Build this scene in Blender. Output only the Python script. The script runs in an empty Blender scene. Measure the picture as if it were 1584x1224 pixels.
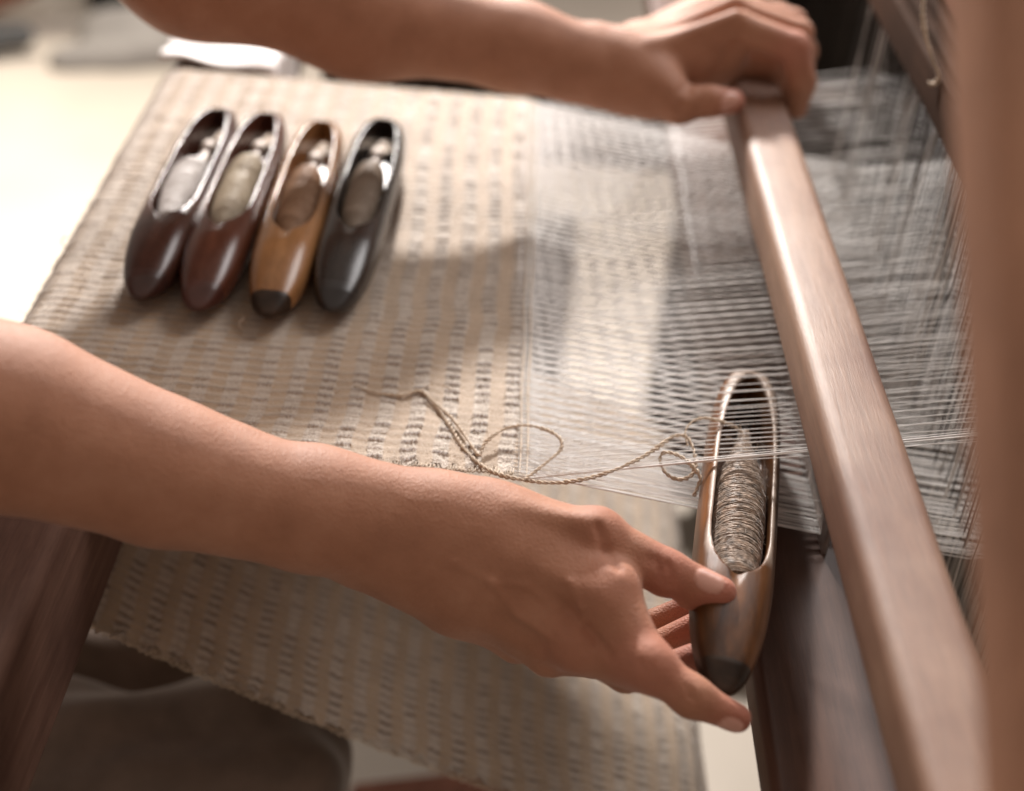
import bpy, math, random
import numpy as np
from mathutils import Matrix, Vector

random.seed(7)
RNG = np.random.default_rng(7)
S = bpy.context.scene
COL = S.collection

# ------------------------------------------------------------------ camera
FPX, CX, CY = 2200.0, 792.0, 612.0            # photograph is 1584 x 1224, 50 mm lens
Yc = np.array([0.0309, 0.6986, -1.0]); Yc /= np.linalg.norm(Yc)
Xc = np.array([1.0, -0.08, 0.0]); Xc[2] = (Xc[0]*Yc[0]+Xc[1]*Yc[1])/-Yc[2]; Xc /= np.linalg.norm(Xc)
Zc = np.cross(Xc, Yc)
RW = np.array([Xc, Yc, Zc])                   # camera vector -> world vector
def ray(px, py): return RW @ np.array([(px-CX)/FPX, -(py-CY)/FPX, -1.0])
CAMP = -0.80*ray(800, 735)/np.linalg.norm(ray(800, 735))
def P(px, py, t): return CAMP + t*ray(px, py)
def PZ(px, py, z): r = ray(px, py); return CAMP + r*((z-CAMP[2])/r[2])
def PY(px, py, y): r = ray(px, py); return CAMP + r*((y-CAMP[1])/r[1])
cd = bpy.data.cameras.new('camera'); cam = bpy.data.objects.new('camera', cd); COL.objects.link(cam)
M = Matrix([list(RW[0])+[CAMP[0]], list(RW[1])+[CAMP[1]], list(RW[2])+[CAMP[2]], [0, 0, 0, 1]])
cam.matrix_world = M
cd.lens = 50; cd.sensor_width = 36; cd.sensor_fit = 'HORIZONTAL'; cd.clip_start = 0.02; cd.clip_end = 100
cd.dof.use_dof = True; cd.dof.focus_distance = 0.755; cd.dof.aperture_fstop = 3.2
S.camera = cam

# ------------------------------------------------------------------ light
w = bpy.data.worlds.new('World'); S.world = w; w.use_nodes = True
w.node_tree.nodes['Background'].inputs[0].default_value = (1.0, 0.84, 0.73, 1)
w.node_tree.nodes['Background'].inputs[1].default_value = 0.41
def area(name, loc, target, sx, sy, power, color):
    l = bpy.data.lights.new(name, 'AREA'); l.shape = 'RECTANGLE'; l.size = sx; l.size_y = sy
    l.energy = power; l.color = color
    o = bpy.data.objects.new(name, l); COL.objects.link(o); o.location = loc
    o.rotation_euler = (Vector(target)-Vector(loc)).to_track_quat('-Z', 'Y').to_euler()
    return o
area('window_sunlight', (-0.26, 1.95, 1.08), (0, 0.2, 0), 0.15, 0.15, 104, (1.0, 0.945, 0.90))
area('window_daylight', (1.55, 2.1, 2.6), (0.15, 0.0, 0), 1.7, 1.4, 78, (1.0, 0.965, 0.96))
sl_ = bpy.data.lights.new('window_sun_patch', 'SPOT'); sl_.energy = 640; sl_.spot_size = math.radians(40); sl_.spot_blend = 1.0; sl_.shadow_soft_size = 0.15; sl_.color = (1.0, 0.93, 0.82)
so_ = bpy.data.objects.new('window_sun_patch', sl_); COL.objects.link(so_); so_.location = (-1.6, 3.2, 2.2)
so_.rotation_euler = (Vector((-1.08, 1.78, -0.84))-Vector((-1.6, 3.2, 2.2))).to_track_quat('-Z', 'Y').to_euler()
S.view_settings.view_transform = 'Standard'; S.view_settings.look = 'None'
S.view_settings.exposure = 0.0; S.view_settings.gamma = 1.0

# ------------------------------------------------------------------ helpers
def tag(o, label=None, cat=None, group=None, kind=None):
    if label: o['label'] = label
    if cat: o['category'] = cat
    if group: o['group'] = group
    if kind: o['kind'] = kind
    return o
def empty(name, loc=(0, 0, 0)):
    o = bpy.data.objects.new(name, None); COL.objects.link(o); o.location = loc; o.empty_display_size = 0.05
    return o
def mesh_np(name, V, F, mats, parent=None, smooth=True, uv=None, attrs=None, local=False):
    V = np.asarray(V, dtype=np.float32); F = np.asarray(F, dtype=np.int32)
    me = bpy.data.meshes.new(name)
    n, k = F.shape
    me.vertices.add(len(V)); me.vertices.foreach_set('co', V.ravel())
    me.loops.add(n*k); me.loops.foreach_set('vertex_index', F.ravel())
    me.polygons.add(n); me.polygons.foreach_set('loop_start', np.arange(0, n*k, k, dtype=np.int32))
    me.polygons.foreach_set('loop_total', np.full(n, k, dtype=np.int32))
    me.update(calc_edges=True)
    if smooth: me.polygons.foreach_set('use_smooth', np.ones(n, dtype=bool))
    if uv is not None:
        l = me.uv_layers.new(name='uv'); l.data.foreach_set('uv', np.asarray(uv, dtype=np.float32)[F.ravel()].ravel())
    for an, av in (attrs or {}).items():
        a = me.attributes.new(an, 'FLOAT', 'POINT'); a.data.foreach_set('value', np.asarray(av, dtype=np.float32))
    for m in (mats if isinstance(mats, (list, tuple)) else [mats]): me.materials.append(m)
    me.validate()
    o = bpy.data.objects.new(name, me); COL.objects.link(o)
    if parent is not None:
        o.parent = parent
        if not local: o.matrix_parent_inverse = Matrix.Translation(-Vector(parent.location)) if parent.rotation_euler.to_matrix() == Matrix.Identity(3) else parent.matrix_basis.inverted()
    return o

class MB:
    """collects quads"""
    def __init__(s): s.v = []; s.f = []; s.n = 0
    def add(s, V, F):
        V = np.asarray(V, float); F = np.asarray(F, int)
        s.v.append(V); s.f.append(F+s.n); s.n += len(V)
    def build(s, name, mat, parent=None, smooth=True, **k):
        return mesh_np(name, np.vstack(s.v), np.vstack(s.f), mat, parent, smooth, **k)

def frames(pts):
    pts = np.asarray(pts, float)
    T = np.gradient(pts, axis=0); T /= np.linalg.norm(T, axis=1)[:, None]+1e-12
    N = np.zeros_like(T); up = np.array([0, 0, 1.0])
    if abs(T[0] @ up) > 0.9: up = np.array([1.0, 0, 0])
    n = up-T[0]*(up @ T[0]); n /= np.linalg.norm(n)
    for i in range(len(T)):
        n = n-T[i]*(n @ T[i]); n /= np.linalg.norm(n)+1e-12; N[i] = n
    return T, N, np.cross(T, N)
def tube(pts, r, sides=6, closed_ends=True):
    pts = np.asarray(pts, float); n = len(pts); r = np.broadcast_to(r, (n,))
    T, N, B = frames(pts)
    a = np.arange(sides)*2*math.pi/sides
    V = pts[:, None]+r[:, None, None]*(np.cos(a)[None, :, None]*N[:, None]+np.sin(a)[None, :, None]*B[:, None])
    V = V.reshape(-1, 3)
    i, j = np.meshgrid(np.arange(n-1), np.arange(sides), indexing='ij'); j2 = (j+1) % sides
    F = np.stack([i*sides+j, i*sides+j2, (i+1)*sides+j2, (i+1)*sides+j], -1).reshape(-1, 4)
    return V, F
def spline(pts, n):
    """Catmull-Rom through pts"""
    p = np.asarray(pts, float); p = np.vstack([2*p[0]-p[1], p, 2*p[-1]-p[-2]])
    m = len(p)-3; t = np.linspace(0, m-1e-6, n); k = t.astype(int); u = (t-k)[:, None]
    a, b, c, d = p[k], p[k+1], p[k+2], p[k+3]
    return 0.5*(2*b+(c-a)*u+(2*a-5*b+4*c-d)*u**2+(-a+3*b-3*c+d)*u**3)
def resample(p, n):
    s = np.r_[0, np.cumsum(np.linalg.norm(np.diff(p, axis=0), axis=1))]
    t = np.linspace(0, s[-1], n)
    return np.stack([np.interp(t, s, p[:, i]) for i in range(p.shape[1])], 1), s[-1]
def twisted(mb, pts, r, turns_per_m=260, plies=2, step=0.0008, sides=5, fuzz=0.0):
    p = spline(pts, len(pts)*40); _, L = resample(p, 10); n = max(8, int(L/step)); p, _ = resample(p, n)
    T, N, B = frames(p); s = np.linspace(0, L, n)
    rr = r*(1+0.16*np.sin(s*130+r*9e4)+0.12*np.sin(s*330)+0.08*np.sin(s*871+1))*np.clip(0.45+s/0.05, 0.45, 1)
    for k in range(plies):
        a = s*turns_per_m*2*math.pi+k*2*math.pi/plies+0.6*np.sin(s*90)
        q = p+(rr*0.62)[:, None]*(np.cos(a)[:, None]*N+np.sin(a)[:, None]*B)
        mb.add(*tube(q, rr*0.55, sides))
def box_rounded(name, lo, hi, bevel, mat, parent=None, seg=3, rot=None, taper=None, **kw):
    import bmesh
    bm = bmesh.new(); bmesh.ops.create_cube(bm, size=1)
    lo = Vector(lo); hi = Vector(hi)
    for v in bm.verts: v.co = Vector([(lo[i]+hi[i])/2+v.co[i]*(hi[i]-lo[i]) for i in range(3)])
    bmesh.ops.bevel(bm, geom=bm.edges[:], offset=bevel, segments=seg, affect='EDGES', profile=0.5)
    if rot is not None:
        c = (lo+hi)/2
        for v in bm.verts: v.co = c+rot @ (v.co-c)
    me = bpy.data.meshes.new(name); bm.to_mesh(me); bm.free()
    for p in me.polygons: p.use_smooth = True
    me.materials.append(mat)
    o = bpy.data.objects.new(name, me); COL.objects.link(o)
    if parent is not None: o.parent = parent; o.matrix_parent_inverse = parent.matrix_basis.inverted()
    return o
def beam_between(name, a, b, wid, thk, side, bevel, mat, parent=None, wob=0.0):
    """rectangular rounded bar from a to b; side = vector giving the width direction"""
    a = np.array(a, float); b = np.array(b, float); T = b-a; L = np.linalg.norm(T); T /= L
    s = np.array(side, float); s -= T*(s @ T); s /= np.linalg.norm(s); u = np.cross(T, s)
    prof = []
    for cx, cy, a0 in ((1, 1, 0), (-1, 1, 90), (-1, -1, 180), (1, -1, 270)):
        for k in range(6):
            an = math.radians(a0+90*k/5)
            prof.append((cx*(wid/2-bevel)+bevel*math.cos(an), cy*(thk/2-bevel)+bevel*math.sin(an)))
    prof = np.array(prof); m = len(prof); n = max(2, int(L/0.01))
    V = []
    ts = np.r_[0, 0, bevel*0.5, np.linspace(bevel, L-bevel, n), L-bevel*0.5, L, L]
    sc = np.r_[0.001, 1-2*bevel/max(wid, thk), 1-0.6*bevel/max(wid, thk), np.ones(n), 1-0.6*bevel/max(wid, thk), 1-2*bevel/max(wid, thk), 0.001]
    for t, k in zip(ts, sc):
        w1 = 1+wob*math.sin(t*17)+wob*0.5*math.sin(t*41+1)
        V.append(a+T*t+(prof[:, :1]*k*w1)*s+(prof[:, 1:]*k*w1)*u)
    n = len(ts); V = np.vstack(V)
    i, j = np.meshgrid(np.arange(n-1), np.arange(m), indexing='ij'); j2 = (j+1) % m
    F = np.stack([i*m+j, i*m+j2, (i+1)*m+j2, (i+1)*m+j], -1).reshape(-1, 4)
    return mesh_np(name, V, F, mat, parent)

# ---- implicit surfaces
class Field:
    def __init__(s, lo, hi, h):
        s.lo = np.array(lo, float); s.h = h
        s.dim = np.ceil((np.array(hi)-s.lo)/h).astype(int)+1
        s.f = np.full(s.dim, 0.05, dtype=np.float32)
        s.ax = [(s.lo[i]+np.arange(s.dim[i])*h).astype(np.float32) for i in range(3)]
    def sub(s, lo, hi):
        a = np.clip(np.floor((np.array(lo)-s.lo)/s.h).astype(int), 0, s.dim); b = np.clip(np.ceil((np.array(hi)-s.lo)/s.h).astype(int)+1, 0, s.dim)
        return tuple(slice(x, y) for x, y in zip(a, b))
    def pts(s, sl):
        return s.ax[0][sl[0]][:, None, None], s.ax[1][sl[1]][None, :, None], s.ax[2][sl[2]][None, None, :]
    def cone(s, a, b, r1, r2, k=0.004, flat=None, op='u', bulge=0.0):
        a = np.array(a, float); b = np.array(b, float); m = max(r1, r2)*(1+abs(bulge))*1.6+k+0.004
        sl = s.sub(np.minimum(a, b)-m, np.maximum(a, b)+m)
        if any(x.start >= x.stop for x in sl): return
        X, Y, Z = s.pts(sl); d = b-a; L2 = float(d @ d)+1e-12
        px, py, pz = X-a[0], Y-a[1], Z-a[2]
        t = np.clip((px*d[0]+py*d[1]+pz*d[2])/L2, 0, 1)
        wx, wy, wz = px-t*d[0], py-t*d[1], pz-t*d[2]
        if flat is not None:
            n = np.array(flat[:3], float); n /= np.linalg.norm(n); q = (wx*n[0]+wy*n[1]+wz*n[2])*(flat[3]-1)
            wx = wx+q*n[0]; wy = wy+q*n[1]; wz = wz+q*n[2]
        dist = np.sqrt(wx*wx+wy*wy+wz*wz)-(r1+(r2-r1)*t)*(1+bulge*4*t*(1-t))
        s.comb(sl, dist, k, op)
    def comb(s, sl, d, k, op):
        f = s.f[sl]
        if op == 'u':
            h = np.maximum(k-np.abs(f-d), 0)/k; s.f[sl] = np.minimum(f, d)-h*h*k*0.25
        else:
            d = -d; h = np.maximum(k-np.abs(f-d), 0)/k; s.f[sl] = np.maximum(f, d)+h*h*k*0.25
    def mesh(s):
        f = s.f; ins = f < 0
        dim = np.array(f.shape)
        c = ins[:-1, :-1, :-1].astype(np.int8)
        for dx in (0, 1):
            for dy in (0, 1):
                for dz in (0, 1):
                    if dx+dy+dz: c = c+ins[dx:dim[0]-1+dx, dy:dim[1]-1+dy, dz:dim[2]-1+dz]
        act = (c > 0) & (c < 8)
        idx = np.argwhere(act); n = len(idx)
        vid = np.full(act.shape, -1, dtype=np.int32); vid[act] = np.arange(n)
        acc = np.zeros((n, 3)); cnt = np.zeros(n)
        corners = [(0, 0, 0), (1, 0, 0), (0, 1, 0), (1, 1, 0), (0, 0, 1), (1, 0, 1), (0, 1, 1), (1, 1, 1)]
        val = [f[idx[:, 0]+a, idx[:, 1]+b, idx[:, 2]+d] for a, b, d in corners]
        for i in range(8):
            for j in range(i+1, 8):
                dd = np.array(corners[j])-np.array(corners[i])
                if np.abs(dd).sum() != 1 or dd.min() < 0: continue
                m = (val[i] < 0) != (val[j] < 0)
                t = val[i][m]/(val[i][m]-val[j][m])
                acc[m] += np.array(corners[i])+t[:, None]*dd; cnt[m] += 1
        V = s.lo+(idx+acc/np.maximum(cnt, 1)[:, None])*s.h
        F = []
        for ax in range(3):
            sl0 = [slice(None)]*3; sl1 = [slice(None)]*3
            sl0[ax] = slice(0, -1); sl1[ax] = slice(1, None)
            A = ins[tuple(sl0)]; B = ins[tuple(sl1)]
            e = np.argwhere(A != B); u, v = [(1, 2), (2, 0), (0, 1)][ax]
            ok = (e[:, u] > 0) & (e[:, v] > 0) & (e[:, u] < dim[u]-1) & (e[:, v] < dim[v]-1)
            e = e[ok]; sgn = A[e[:, 0], e[:, 1], e[:, 2]]
            q = []
            for du, dv in ((-1, -1), (0, -1), (0, 0), (-1, 0)):
                g = e.copy(); g[:, u] += du; g[:, v] += dv; q.append(vid[g[:, 0], g[:, 1], g[:, 2]])
            q = np.stack(q, 1); q[~sgn] = q[~sgn][:, ::-1]; F.append(q)
        F = np.vstack(F); F = F[(F >= 0).all(1)]
        return V, F

def relax(V, F, it=2, lam=0.5):
    for _ in range(it):
        acc = np.zeros_like(V); cnt = np.zeros(len(V))
        for k in range(4):
            a, b = F[:, k], F[:, (k+1) % 4]
            for i in range(3): acc[:, i] += np.bincount(a, V[b, i], len(V))+np.bincount(b, V[a, i], len(V))
            cnt += np.bincount(a, minlength=len(V))+np.bincount(b, minlength=len(V))
        V = V+lam*(acc/np.maximum(cnt, 1)[:, None]-V)
    return V

# ------------------------------------------------------------------ materials
def mat(name):
    m = bpy.data.materials.new(name); m.use_nodes = True
    return m, m.node_tree, m.node_tree.nodes, m.node_tree.links, m.node_tree.nodes['Principled BSDF']
def rgba(c): return (c[0], c[1], c[2], 1)
def ramp(N, stops):
    r = N.new('ShaderNodeValToRGB'); e = r.color_ramp.elements
    e[0].position, e[0].color = stops[0][0], rgba(stops[0][1]); e[1].position, e[1].color = stops[-1][0], rgba(stops[-1][1])
    for p, c in stops[1:-1]: x = e.new(p); x.color = rgba(c)
    return r
def wood(name, c1, c2, rough=0.35, axis='Y', scale=1.0, coat=0.0, c3=None, bump=0.15, spec=0.5):
    m, t, N, L, b = mat(name)
    tc = N.new('ShaderNodeTexCoord'); mp = N.new('ShaderNodeMapping')
    sc = {'X': (6, 90, 90), 'Y': (90, 6, 90), 'Z': (90, 90, 6)}[axis]
    mp.inputs['Scale'].default_value = [v*scale for v in sc]; L.new(tc.outputs['Object'], mp.inputs[0])
    n1 = N.new('ShaderNodeTexNoise'); n1.inputs['Scale'].default_value = 1; n1.inputs['Detail'].default_value = 6; n1.inputs['Distortion'].default_value = 0.6
    L.new(mp.outputs[0], n1.inputs[0])
    n2 = N.new('ShaderNodeTexNoise'); n2.inputs['Scale'].default_value = 9*scale; n2.inputs['Detail'].default_value = 4; L.new(tc.outputs['Object'], n2.inputs[0])
    n3 = N.new('ShaderNodeTexNoise'); n3.inputs['Scale'].default_value = 4; n3.inputs['Detail'].default_value = 8; n3.inputs['Roughness'].default_value = 0.8
    mp3 = N.new('ShaderNodeMapping'); mp3.inputs['Scale'].default_value = [v*scale*1.2 for v in sc]; L.new(tc.outputs['Object'], mp3.inputs[0]); L.new(mp3.outputs[0], n3.inputs[0])
    r = ramp(N, [(0.3, c1), (0.7, c2)]); L.new(n1.outputs[0], r.inputs[0])
    mx = N.new('ShaderNodeMix'); mx.data_type = 'RGBA'; mx.blend_type = 'MIX'
    r2 = ramp(N, [(0.42, (0, 0, 0)), (0.66, (1, 1, 1))]); L.new(n2.outputs[0], r2.inputs[0])
    L.new(r2.outputs[0], mx.inputs[0]); L.new(r.outputs[0], mx.inputs[6]); mx.inputs[7].default_value = rgba(c3 or [v*0.7 for v in c1])
    mu = N.new('ShaderNodeMix'); mu.data_type = 'RGBA'; mu.blend_type = 'MULTIPLY'; mu.inputs[0].default_value = 0.5
    r3 = ramp(N, [(0.35, (0.45, 0.45, 0.45)), (0.6, (1, 1, 1))]); L.new(n3.outputs[0], r3.inputs[0])
    L.new(mx.outputs[2], mu.inputs[6]); L.new(r3.outputs[0], mu.inputs[7])
    L.new(mu.outputs[2], b.inputs['Base Color'])
    rr = N.new('ShaderNodeMapRange'); rr.inputs[3].default_value = rough*0.75; rr.inputs[4].default_value = min(1, rough*1.45); L.new(n2.outputs[0], rr.inputs[0]); L.new(rr.outputs[0], b.inputs['Roughness'])
    b.inputs['Coat Weight'].default_value = coat; b.inputs['Coat Roughness'].default_value = 0.12
    b.inputs['Specular IOR Level'].default_value = spec
    bp = N.new('ShaderNodeBump'); bp.inputs['Strength'].default_value = bump; bp.inputs['Distance'].default_value = 0.0008
    L.new(n3.outputs[0], bp.inputs['Height']); L.new(bp.outputs[0], b.inputs['Normal'])
    return m
def simple(name, c, rough=0.7, noise=0.25, nscale=60, bump=0.0, metallic=0, sheen=0, spec=0.5):
    m, t, N, L, b = mat(name)
    tc = N.new('ShaderNodeTexCoord'); n = N.new('ShaderNodeTexNoise'); n.inputs['Scale'].default_value = nscale; n.inputs['Detail'].default_value = 5
    L.new(tc.outputs['Object'], n.inputs[0])
    r = ramp(N, [(0.3, [v*(1-noise) for v in c]), (0.7, [min(1, v*(1+noise)) for v in c])]); L.new(n.outputs[0], r.inputs[0]); L.new(r.outputs[0], b.inputs['Base Color'])
    b.inputs['Roughness'].default_value = rough; b.inputs['Metallic'].default_value = metallic; b.inputs['Sheen Weight'].default_value = sheen
    b.inputs['Specular IOR Level'].default_value = spec
    if bump:
        bp = N.new('ShaderNodeBump'); bp.inputs['Strength'].default_value = bump; bp.inputs['Distance'].default_value = 0.001
        L.new(n.outputs[0], bp.inputs['Height']); L.new(bp.outputs[0], b.inputs['Normal'])
    return m
def skin_mat():
    m, t, N, L, b = mat('skin')
    tc = N.new('ShaderNodeTexCoord')
    n1 = N.new('ShaderNodeTexNoise'); n1.inputs['Scale'].default_value = 34; n1.inputs['Detail'].default_value = 9; n1.inputs['Roughness'].default_value = 0.68; L.new(tc.outputs['Object'], n1.inputs[0])
    r = ramp(N, [(0.3, (0.32, 0.142, 0.080)), (0.50, (0.375, 0.172, 0.100)), (0.74, (0.43, 0.212, 0.130))]); L.new(n1.outputs[0], r.inputs[0])
    at = N.new('ShaderNodeAttribute'); at.attribute_name = 'tint'
    mx = N.new('ShaderNodeMix'); mx.data_type = 'RGBA'; L.new(at.outputs['Fac'], mx.inputs[0]); L.new(r.outputs[0], mx.inputs[6]); mx.inputs[7].default_value = (0.42, 0.14, 0.10, 1)
    an = N.new('ShaderNodeAttribute'); an.attribute_name = 'nail'
    mn = N.new('ShaderNodeMix'); mn.data_type = 'RGBA'; L.new(an.outputs['Fac'], mn.inputs[0]); L.new(mx.outputs[2], mn.inputs[6]); mn.inputs[7].default_value = (0.60, 0.33, 0.26, 1)
    L.new(mn.outputs[2], b.inputs['Base Color'])
    rr = N.new('ShaderNodeMapRange'); rr.inputs[3].default_value = 0.58; rr.inputs[4].default_value = 0.28; L.new(an.outputs['Fac'], rr.inputs[0]); L.new(rr.outputs[0], b.inputs['Roughness'])
    b.inputs['Sheen Weight'].default_value = 0.12; b.inputs['Sheen Roughness'].default_value = 0.4
    b.inputs['Subsurface Weight'].default_value = 0.07; b.inputs['Subsurface Radius'].default_value = (1.0, 0.35, 0.2); b.inputs['Subsurface Scale'].default_value = 0.006
    b.inputs['Specular IOR Level'].default_value = 0.32
    vo = N.new('ShaderNodeTexVoronoi'); vo.inputs['Scale'].default_value = 900; L.new(tc.outputs['Object'], vo.inputs[0])
    n2 = N.new('ShaderNodeTexNoise'); n2.inputs['Scale'].default_value = 240; n2.inputs['Detail'].default_value = 6; L.new(tc.outputs['Object'], n2.inputs[0])
    ad = N.new('ShaderNodeMath'); ad.operation = 'ADD'; L.new(vo.outputs[0], ad.inputs[0]); L.new(n2.outputs[0], ad.inputs[1])
    iv = N.new('ShaderNodeMath'); iv.operation = 'SUBTRACT'; iv.inputs[0].default_value = 1; L.new(an.outputs['Fac'], iv.inputs[1])
    mu = N.new('ShaderNodeMath'); mu.operation = 'MULTIPLY'; L.new(iv.outputs[0], mu.inputs[0]); mu.inputs[1].default_value = 0.55
    bp = N.new('ShaderNodeBump'); bp.inputs['Distance'].default_value = 0.0005; L.new(ad.outputs[0], bp.inputs['Height']); L.new(mu.outputs[0], bp.inputs['Strength']); L.new(bp.outputs[0], b.inputs['Normal'])
    return m
def cloth_mat():
    m, t, N, L, b = mat('handwoven_linen')
    uv = N.new('ShaderNodeUVMap'); uv.uv_map = 'uv'
    def wave(scale, axis, dist=1.0):
        x = N.new('ShaderNodeTexWave'); x.wave_type = 'BANDS'; x.bands_direction = axis; x.inputs['Scale'].default_value = scale
        x.inputs['Distortion'].default_value = dist; x.inputs['Detail'].default_value = 2; x.inputs['Detail Scale'].default_value = 2
        L.new(uv.outputs[0], x.inputs[0]); return x
    wu = wave(330, 'X', 1.5); wv = wave(250, 'Y', 1.2)
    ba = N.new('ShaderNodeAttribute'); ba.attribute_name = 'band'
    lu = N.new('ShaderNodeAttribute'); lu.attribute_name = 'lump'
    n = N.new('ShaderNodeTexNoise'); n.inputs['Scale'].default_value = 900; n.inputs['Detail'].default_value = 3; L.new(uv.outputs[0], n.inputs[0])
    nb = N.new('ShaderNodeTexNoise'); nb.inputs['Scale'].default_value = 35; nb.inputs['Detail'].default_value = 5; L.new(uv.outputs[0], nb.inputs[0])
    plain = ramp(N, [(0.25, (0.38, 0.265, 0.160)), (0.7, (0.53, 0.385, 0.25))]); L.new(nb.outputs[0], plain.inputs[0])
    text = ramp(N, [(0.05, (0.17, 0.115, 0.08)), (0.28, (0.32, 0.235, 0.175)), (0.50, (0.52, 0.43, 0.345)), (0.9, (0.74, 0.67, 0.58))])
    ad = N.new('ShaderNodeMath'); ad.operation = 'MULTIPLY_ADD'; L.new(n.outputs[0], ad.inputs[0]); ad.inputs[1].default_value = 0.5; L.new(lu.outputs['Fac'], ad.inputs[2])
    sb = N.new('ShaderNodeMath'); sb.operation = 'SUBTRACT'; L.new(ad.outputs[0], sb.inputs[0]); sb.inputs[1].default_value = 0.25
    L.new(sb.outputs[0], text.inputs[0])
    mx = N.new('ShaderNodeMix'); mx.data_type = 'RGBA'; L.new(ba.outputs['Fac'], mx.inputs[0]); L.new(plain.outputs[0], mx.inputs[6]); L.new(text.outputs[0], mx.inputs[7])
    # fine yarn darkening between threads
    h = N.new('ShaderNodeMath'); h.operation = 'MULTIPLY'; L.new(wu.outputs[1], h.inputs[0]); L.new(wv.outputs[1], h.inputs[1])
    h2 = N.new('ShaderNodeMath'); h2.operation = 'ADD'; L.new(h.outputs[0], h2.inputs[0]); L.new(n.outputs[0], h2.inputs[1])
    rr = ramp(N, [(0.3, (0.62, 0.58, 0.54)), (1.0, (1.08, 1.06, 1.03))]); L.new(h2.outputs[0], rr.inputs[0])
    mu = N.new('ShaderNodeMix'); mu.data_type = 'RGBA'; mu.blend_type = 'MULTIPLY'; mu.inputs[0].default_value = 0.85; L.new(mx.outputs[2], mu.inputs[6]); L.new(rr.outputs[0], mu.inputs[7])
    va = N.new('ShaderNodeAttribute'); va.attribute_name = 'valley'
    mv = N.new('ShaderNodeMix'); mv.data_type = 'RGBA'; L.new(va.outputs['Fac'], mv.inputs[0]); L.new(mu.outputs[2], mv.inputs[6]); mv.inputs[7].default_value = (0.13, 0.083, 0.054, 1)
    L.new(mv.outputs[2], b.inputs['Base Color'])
    b.inputs['Roughness'].default_value = 0.50; b.inputs['Sheen Weight'].default_value = 0.6; b.inputs['Specular IOR Level'].default_value = 0.45
    bp = N.new('ShaderNodeBump'); bp.inputs['Strength'].default_value = 0.9; bp.inputs['Distance'].default_value = 0.0005
    L.new(h2.outputs[0], bp.inputs['Height']); L.new(bp.outputs[0], b.inputs['Normal'])
    return m
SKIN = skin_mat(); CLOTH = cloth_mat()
RAILW = wood('worn_varnished_rail', (0.25, 0.14, 0.088), (0.34, 0.205, 0.135), rough=0.47, c3=(0.18, 0.085, 0.05), spec=0.6, coat=0.0, bump=0.5)
RACEW = wood('dark_race_wood', (0.085, 0.040, 0.026), (0.14, 0.070, 0.046), rough=0.36, c3=(0.06, 0.028, 0.019), spec=0.45)
BEAMW = wood('breast_beam_wood', (0.10, 0.048, 0.033), (0.15, 0.080, 0.056), rough=0.75, spec=0.12)
POSTW = wood('foreground_post_wood', (0.50, 0.255, 0.16), (0.57, 0.30, 0.19), rough=0.6, axis='Z')
DARKW = wood('dark_shaft_wood', (0.022, 0.014, 0.010), (0.040, 0.024, 0.017), rough=0.8, spec=0.12)
REDW = wood('red_brown_wood', (0.20, 0.085, 0.055), (0.27, 0.12, 0.08), rough=0.8, spec=0.15)
YARN2 = simple('greige_bobbin_linen', (0.33, 0.25, 0.19), rough=0.5, spec=0.45, noise=0.62, nscale=260, sheen=0.4)
YARN = simple('undyed_linen_yarn', (0.50, 0.39, 0.28), rough=0.5, noise=0.3, nscale=900, sheen=0.2)
WARP = simple('white_warp_thread', (0.88, 0.86, 0.84), rough=0.4, noise=0.04, spec=0.5)
HEDDLE = simple('pale_heddle_cord', (0.55, 0.50, 0.46), rough=0.5, noise=0.2)
HEDW = wood('heddle_bar_wood', (0.050, 0.026, 0.016), (0.080, 0.042, 0.027), rough=0.85, spec=0.05)
HEDDARK = simple('dark_heddle_cord', (0.05, 0.042, 0.036), rough=0.7, noise=0.3)
STEEL = simple('reed_steel', (0.42, 0.36, 0.33), rough=0.3, noise=0.3, metallic=0.7)
# ------------------------------------------------------------------ floor
def floor_mat():
    m, t, N, L, b = mat('pale_floor')
    tc = N.new('ShaderNodeTexCoord'); n = N.new('ShaderNodeTexNoise'); n.inputs['Scale'].default_value = 2.2; n.inputs['Detail'].default_value = 6
    L.new(tc.outputs['Object'], n.inputs[0]); r = ramp(N, [(0.35, (0.40, 0.35, 0.29)), (0.65, (0.50, 0.44, 0.37))]); L.new(n.outputs[0], r.inputs[0])
    L.new(r.outputs[0], b.inputs['Base Color']); b.inputs['Roughness'].default_value = 0.55
    return m
FZ = -0.84
g = 6.0
fl = mesh_np('floor', [(-g, -g, FZ), (g, -g, FZ), (g, g, FZ), (-g, g, FZ)], [(0, 1, 2, 3)], floor_mat(), smooth=False)
tag(fl, kind='structure')

# ------------------------------------------------------------------ loom frame
loom = empty('loom_frame', (0, 0.1, FZ))
tag(loom, 'brown wooden floor loom frame holding the beige cloth and white warp', 'loom')
beam_between('breast_beam', (-0.275, -0.42, -0.056), (-0.275, 0.80, -0.056), 0.080, 0.100, (1, 0, 0), 0.010, BEAMW, loom)
CB = (0.118, -0.372)          # cloth roller x, z
def roller():
    a = np.linspace(0, 2*math.pi, 41)[:-1]
    return beam_between('cloth_roller', (CB[0], -0.12, CB[1]), (CB[0], 0.54, CB[1]), 0.07, 0.07, (1, 0, 0), 0.034, BEAMW, loom)
roller()
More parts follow.
